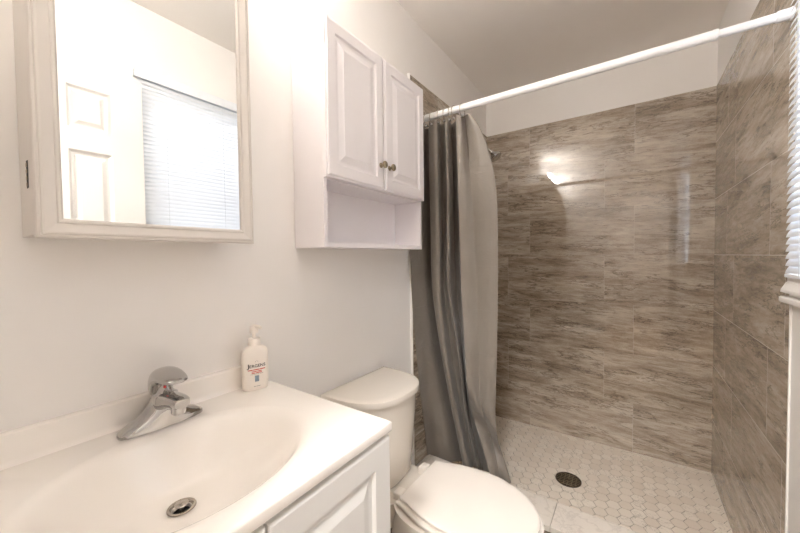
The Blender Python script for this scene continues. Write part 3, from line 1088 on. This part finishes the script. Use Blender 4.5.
#          (u track by v),                                                        depth offset track
cols = [
    (track([(117, 411), (200, 410), (260, 409.5), (330, 414), (400, 421), (460, 428)]), 0.010),
    (track([(117, 415), (200, 415), (260, 415), (330, 421), (400, 430), (460, 438)]), -0.012),
    (track([(117, 420), (200, 421), (260, 422), (330, 430), (400, 441), (460, 452)]), -0.004),
    (track([(117, 424), (200, 425.5), (250, 426), (290, 428.5), (350, 439), (406, 450), (460, 461)]), 0.085),
    (track([(117, 427), (200, 427), (250, 427), (290, 429.5), (350, 440), (406, 451.5), (460, 463)]), 0.075),
    (track([(117, 429), (150, 429.5), (250, 431.5), (290, 432), (350, 441), (406, 452), (460, 463.5)]), -0.020),
    (track([(117, 434), (150, 434.5), (250, 437), (290, 436), (350, 443), (406, 454), (460, 466)]), -0.034),
    (track([(117, 438), (150, 438), (250, 440.5), (290, 440), (350, 446), (406, 457), (460, 470)]), -0.016),
    (track([(117, 440), (150, 440), (250, 442.5), (290, 442.5), (350, 450), (406, 461), (460, 474)]), 0.095),
    (track([(117, 441), (150, 442), (250, 444), (290, 444.5), (350, 455), (406, 463), (460, 477)]), 0.05),
    (track([(117, 445), (150, 446), (220, 448), (250, 447), (290, 447), (350, 459), (406, 465), (460, 479)]), -0.030),
    (track([(117, 449), (150, 450), (220, 452), (250, 451), (290, 450), (350, 461), (406, 467), (460, 480)]), -0.012),
    (track([(117, 451), (150, 452), (220, 454), (250, 454), (290, 455.5), (350, 462.5), (406, 468), (460, 482)]), 0.12),
    (track([(117, 452.5), (150, 454), (220, 456), (290, 458), (350, 463), (395, 466), (410, 468), (460, 486)]), 0.06),
    (track([(117, 456), (150, 457), (220, 459), (290, 461), (350, 465), (395, 468), (415, 476), (460, 491)]), -0.034),
    (track([(117, 461), (150, 463), (220, 467), (290, 469), (350, 472), (395, 474), (420, 486), (460, 496)]), -0.022),
    (track([(117, 464.5), (150, 468), (220, 474), (290, 477), (350, 479), (395, 479), (420, 491), (460, 500)]), 0.012),
    (track([(117, 467.5), (125, 470), (150, 476), (175, 481), (220, 486), (290, 488), (350, 488), (400, 487), (425, 497), (460, 506)]), -0.004),
    (track([(117, 470), (125, 476.5), (135, 482), (150, 489), (175, 495), (205, 498), (290, 498), (350, 497), (405, 495), (425, 497), (440, 504), (460, 511)]), 0.012),
]
for k in (4, 9, 13):              # the near edge of a fold stands right in front of the dip behind it
    cols[k] = ([q - 0.4 for q in cols[k + 1][0]], cols[k][1] + 0.02)
bm = bmesh.new()
grid = []
for j, v in enumerate(VR):
    row = []
    for k, (us, dy) in enumerate(cols):
        u = us[j]
        fr = k / (len(cols) - 1)
        vv = v + (fr * 21 * max(0, (v - 330) / 130) if v > 330 else 0) + (-0.0 if j else 0)
        if v < 140:               # the hem follows the rod's rise to the right
            vv = v + (1 - fr) * 6 - fr * 4 + (2.5 if dy > 0.03 and j == 0 else 0)
        amp = 0.72 if v < 140 else 1.0
        if k == 15 and v < 160:
            dy -= 0.022
        if k == 16 and v < 160:
            dy += 0.030
        if k in RIDGE:            # a fold falling diagonally across the lower right panel
            e = vv - RIDGE[k]
            a = 0.6 if k in (13, 18) else 1.0
            dy += a * lin([(-70, 0), (-8, -0.050), (0, -0.065), (7, 0.075), (22, 0.05), (45, -0.01)], e)
        y = 1.47
        for it in range(6):
            P = pix(u, vv, y=y)
            y = 1.444 + (1.87 - P.z) / 1.72 * 0.172 + dy * amp
            if P.z < 0.32:
                y = max(y, 1.566 + 0.5 * (dy + 0.034))
        P = pix(u, vv, y=y)
        if P.x < XL + 0.0145:
            P = pix(u, vv, x=XL + 0.0145)
            P.x += 0.004 * (k % 2)
        P.z = min(P.z, 1.884)
        row.append(P)
    grid.append(row)
grid.append([Vector((p.x, max(p.y, 1.568) + 0.004, 0.105 + 0.0 * k)) for k, p in enumerate(grid[-1])])
CR = bm.edges.layers.float.new('crease_edge')
CREASE = {4: 0.6, 5: 1.0, 7: 0.5, 9: 0.6, 10: 1.0, 12: 0.4, 13: 0.6, 14: 1.0, 16: 0.6}
rows = [[bm.verts.new(p) for p in r] for r in grid]
for a, b in zip(rows, rows[1:]):
    for k, cv in CREASE.items():
        bm.edges.new((a[k], b[k]))[CR] = cv
    for k in range(len(a) - 1):
        bm.faces.new((a[k], a[k + 1], b[k + 1], b[k]))
cur = obj('shower_curtain', bm, M['curtain'], smooth=180)
tag(cur, 'grey fabric shower curtain bunched in folds at the left end of the rod', 'curtain')
md = cur.modifiers.new('sub', 'SUBSURF')
md.levels = md.render_levels = 3
md = cur.modifiers.new('thick', 'SOLIDIFY')
md.thickness = 0.0012
md.offset = 0

# shower head on the left wall
sh = thing('wall_shower', 'brushed metal shower head on an arm from the left tiled wall', 'shower head', (XL + 0.011, 2.16, 1.95))
bm = bmesh.new()
lathe(bm, [(0.030, 0), (0.029, 0.004), (0.018, 0.012), (0.011, 0.014)], 28, (XL + 0.0115, 2.16, 1.955), (1, 0, 0))
obj('flange', bm, M['nickel'], sh, smooth=40)
bm = bmesh.new()
tube(bm, [(XL + 0.012, 2.16, 1.955), (XL + 0.05, 2.16, 1.957), (XL + 0.085, 2.16, 1.948), (XL + 0.140, 2.16, 1.930), (XL + 0.160, 2.16, 1.912)], 0.0095, 16)
obj('arm', bm, M['nickel'], sh, smooth=40)
bm = bmesh.new()
ax = Vector((0.62, 0.0, -0.78))
lathe(bm, [(0.012, 0.0), (0.014, 0.010), (0.013, 0.018), (0.018, 0.026), (0.030, 0.040), (0.038, 0.050), (0.040, 0.058), (0.038, 0.062), (0.033, 0.063), (0.001, 0.0645)], 32, (XL + 0.156, 2.16, 1.916), ax)
obj('spray_head', bm, M['chrome'], sh, smooth=35)

# floor drain
DX_, DY_ = -0.279, 1.987
fd = thing('floor_drain', 'round dark metal drain grate set in the hexagon shower floor', 'drain', (DX_, DY_, 0))
bm = bmesh.new()
lathe(bm, [(0.0640, -0.0020), (0.0640, 0.0026), (0.0625, 0.0034), (0.0570, 0.0034), (0.0560, 0.0026), (0.0560, -0.0020)], 48, (DX_, DY_, 0), cap0=False, cap1=False)
obj('rim', bm, M['bronze'], fd, smooth=35)
bm = bmesh.new()
lathe(bm, [(0.0558, -0.0020), (0.0558, 0.0002), (0.001, 0.0002)], 40, (DX_, DY_, 0))
obj('drain_well', bm, M['black'], fd)
bm = bmesh.new()
for k in range(-3, 4):
    yy = 0.0150 * k
    hw = math.sqrt(0.0562 ** 2 - yy ** 2)
    box(bm, (DX_ - hw, DY_ + yy - 0.0023, 0.0004), (DX_ + hw, DY_ + yy + 0.0023, 0.0026))
for k in range(-2, 3):
    xx = 0.019 * k
    hw = math.sqrt(0.0562 ** 2 - xx ** 2)
    box(bm, (DX_ + xx - 0.0016, DY_ - hw, 0.0004), (DX_ + xx + 0.0016, DY_ + hw, 0.0022))
gr = obj('grate', bm, M['brass'], fd)
bm = bmesh.new()
lathe(bm, [(0.0062, 0.0024), (0.0062, 0.0034), (0.0040, 0.0042), (0.001, 0.0044)], 20, (DX_, DY_, 0))
obj('screw', bm, M['nickel'], gr, smooth=40)

# ================================================================== WINDOW BLIND
BY0, BY1 = 0.606, 1.388
bl = thing('window_blind', 'closed white horizontal slat blind hanging over the window', 'blind', (0.36, 1.0, 1.165))
bm = bmesh.new()
box(bm, (0.345, 0.594, 2.090), (XW - 0.0005, 1.397, 2.124), 0.003)
box(bm, (0.339, 0.590, 2.084), (0.345, 1.399, 2.130), 0.002)
obj('valance', bm, M['blind'], bl)
bm = bmesh.new()
n = 46
for k in range(n):
    z = 1.182 + (2.076 - 1.182) * k / (n - 1)
    # slightly cupped slat, tilted nearly shut, room edge low
    pr = []
    for q in range(7):
        s = q / 6 - 0.5
        c = 0.0016 * (1 - (2 * s) ** 2)
        a = math.radians(67)
        pr.append((0.3585 - s * 0.0245 * math.cos(a) - c * math.sin(a), z - s * 0.0245 * math.sin(a) + c * math.cos(a) * 0.2))
    ra = [Vector((a, BY0, b)) for a, b in pr] + [Vector((a + 0.0006, BY0, b + 0.0004)) for a, b in pr[::-1]]
    rb = [Vector((p.x, BY1, p.z)) for p in ra]
    loft(bm, [ra, rb])
obj('slats', bm, M['blind'], bl)
obj('bottom_rail', B((0.352, BY0, 1.1585), (0.366, BY1, 1.169), 0.002), M['blind'], bl)
for yy in (0.72, 1.00, 1.28):
    bm = bmesh.new()
    tube(bm, [(0.3500, yy, 1.160), (0.3500, yy, 2.088)], 0.0008, 6)
    tube(bm, [(0.3665, yy, 1.160), (0.3665, yy, 2.088)], 0.0008, 6)
    obj('ladder_cord', bm, M['blind'], bl)
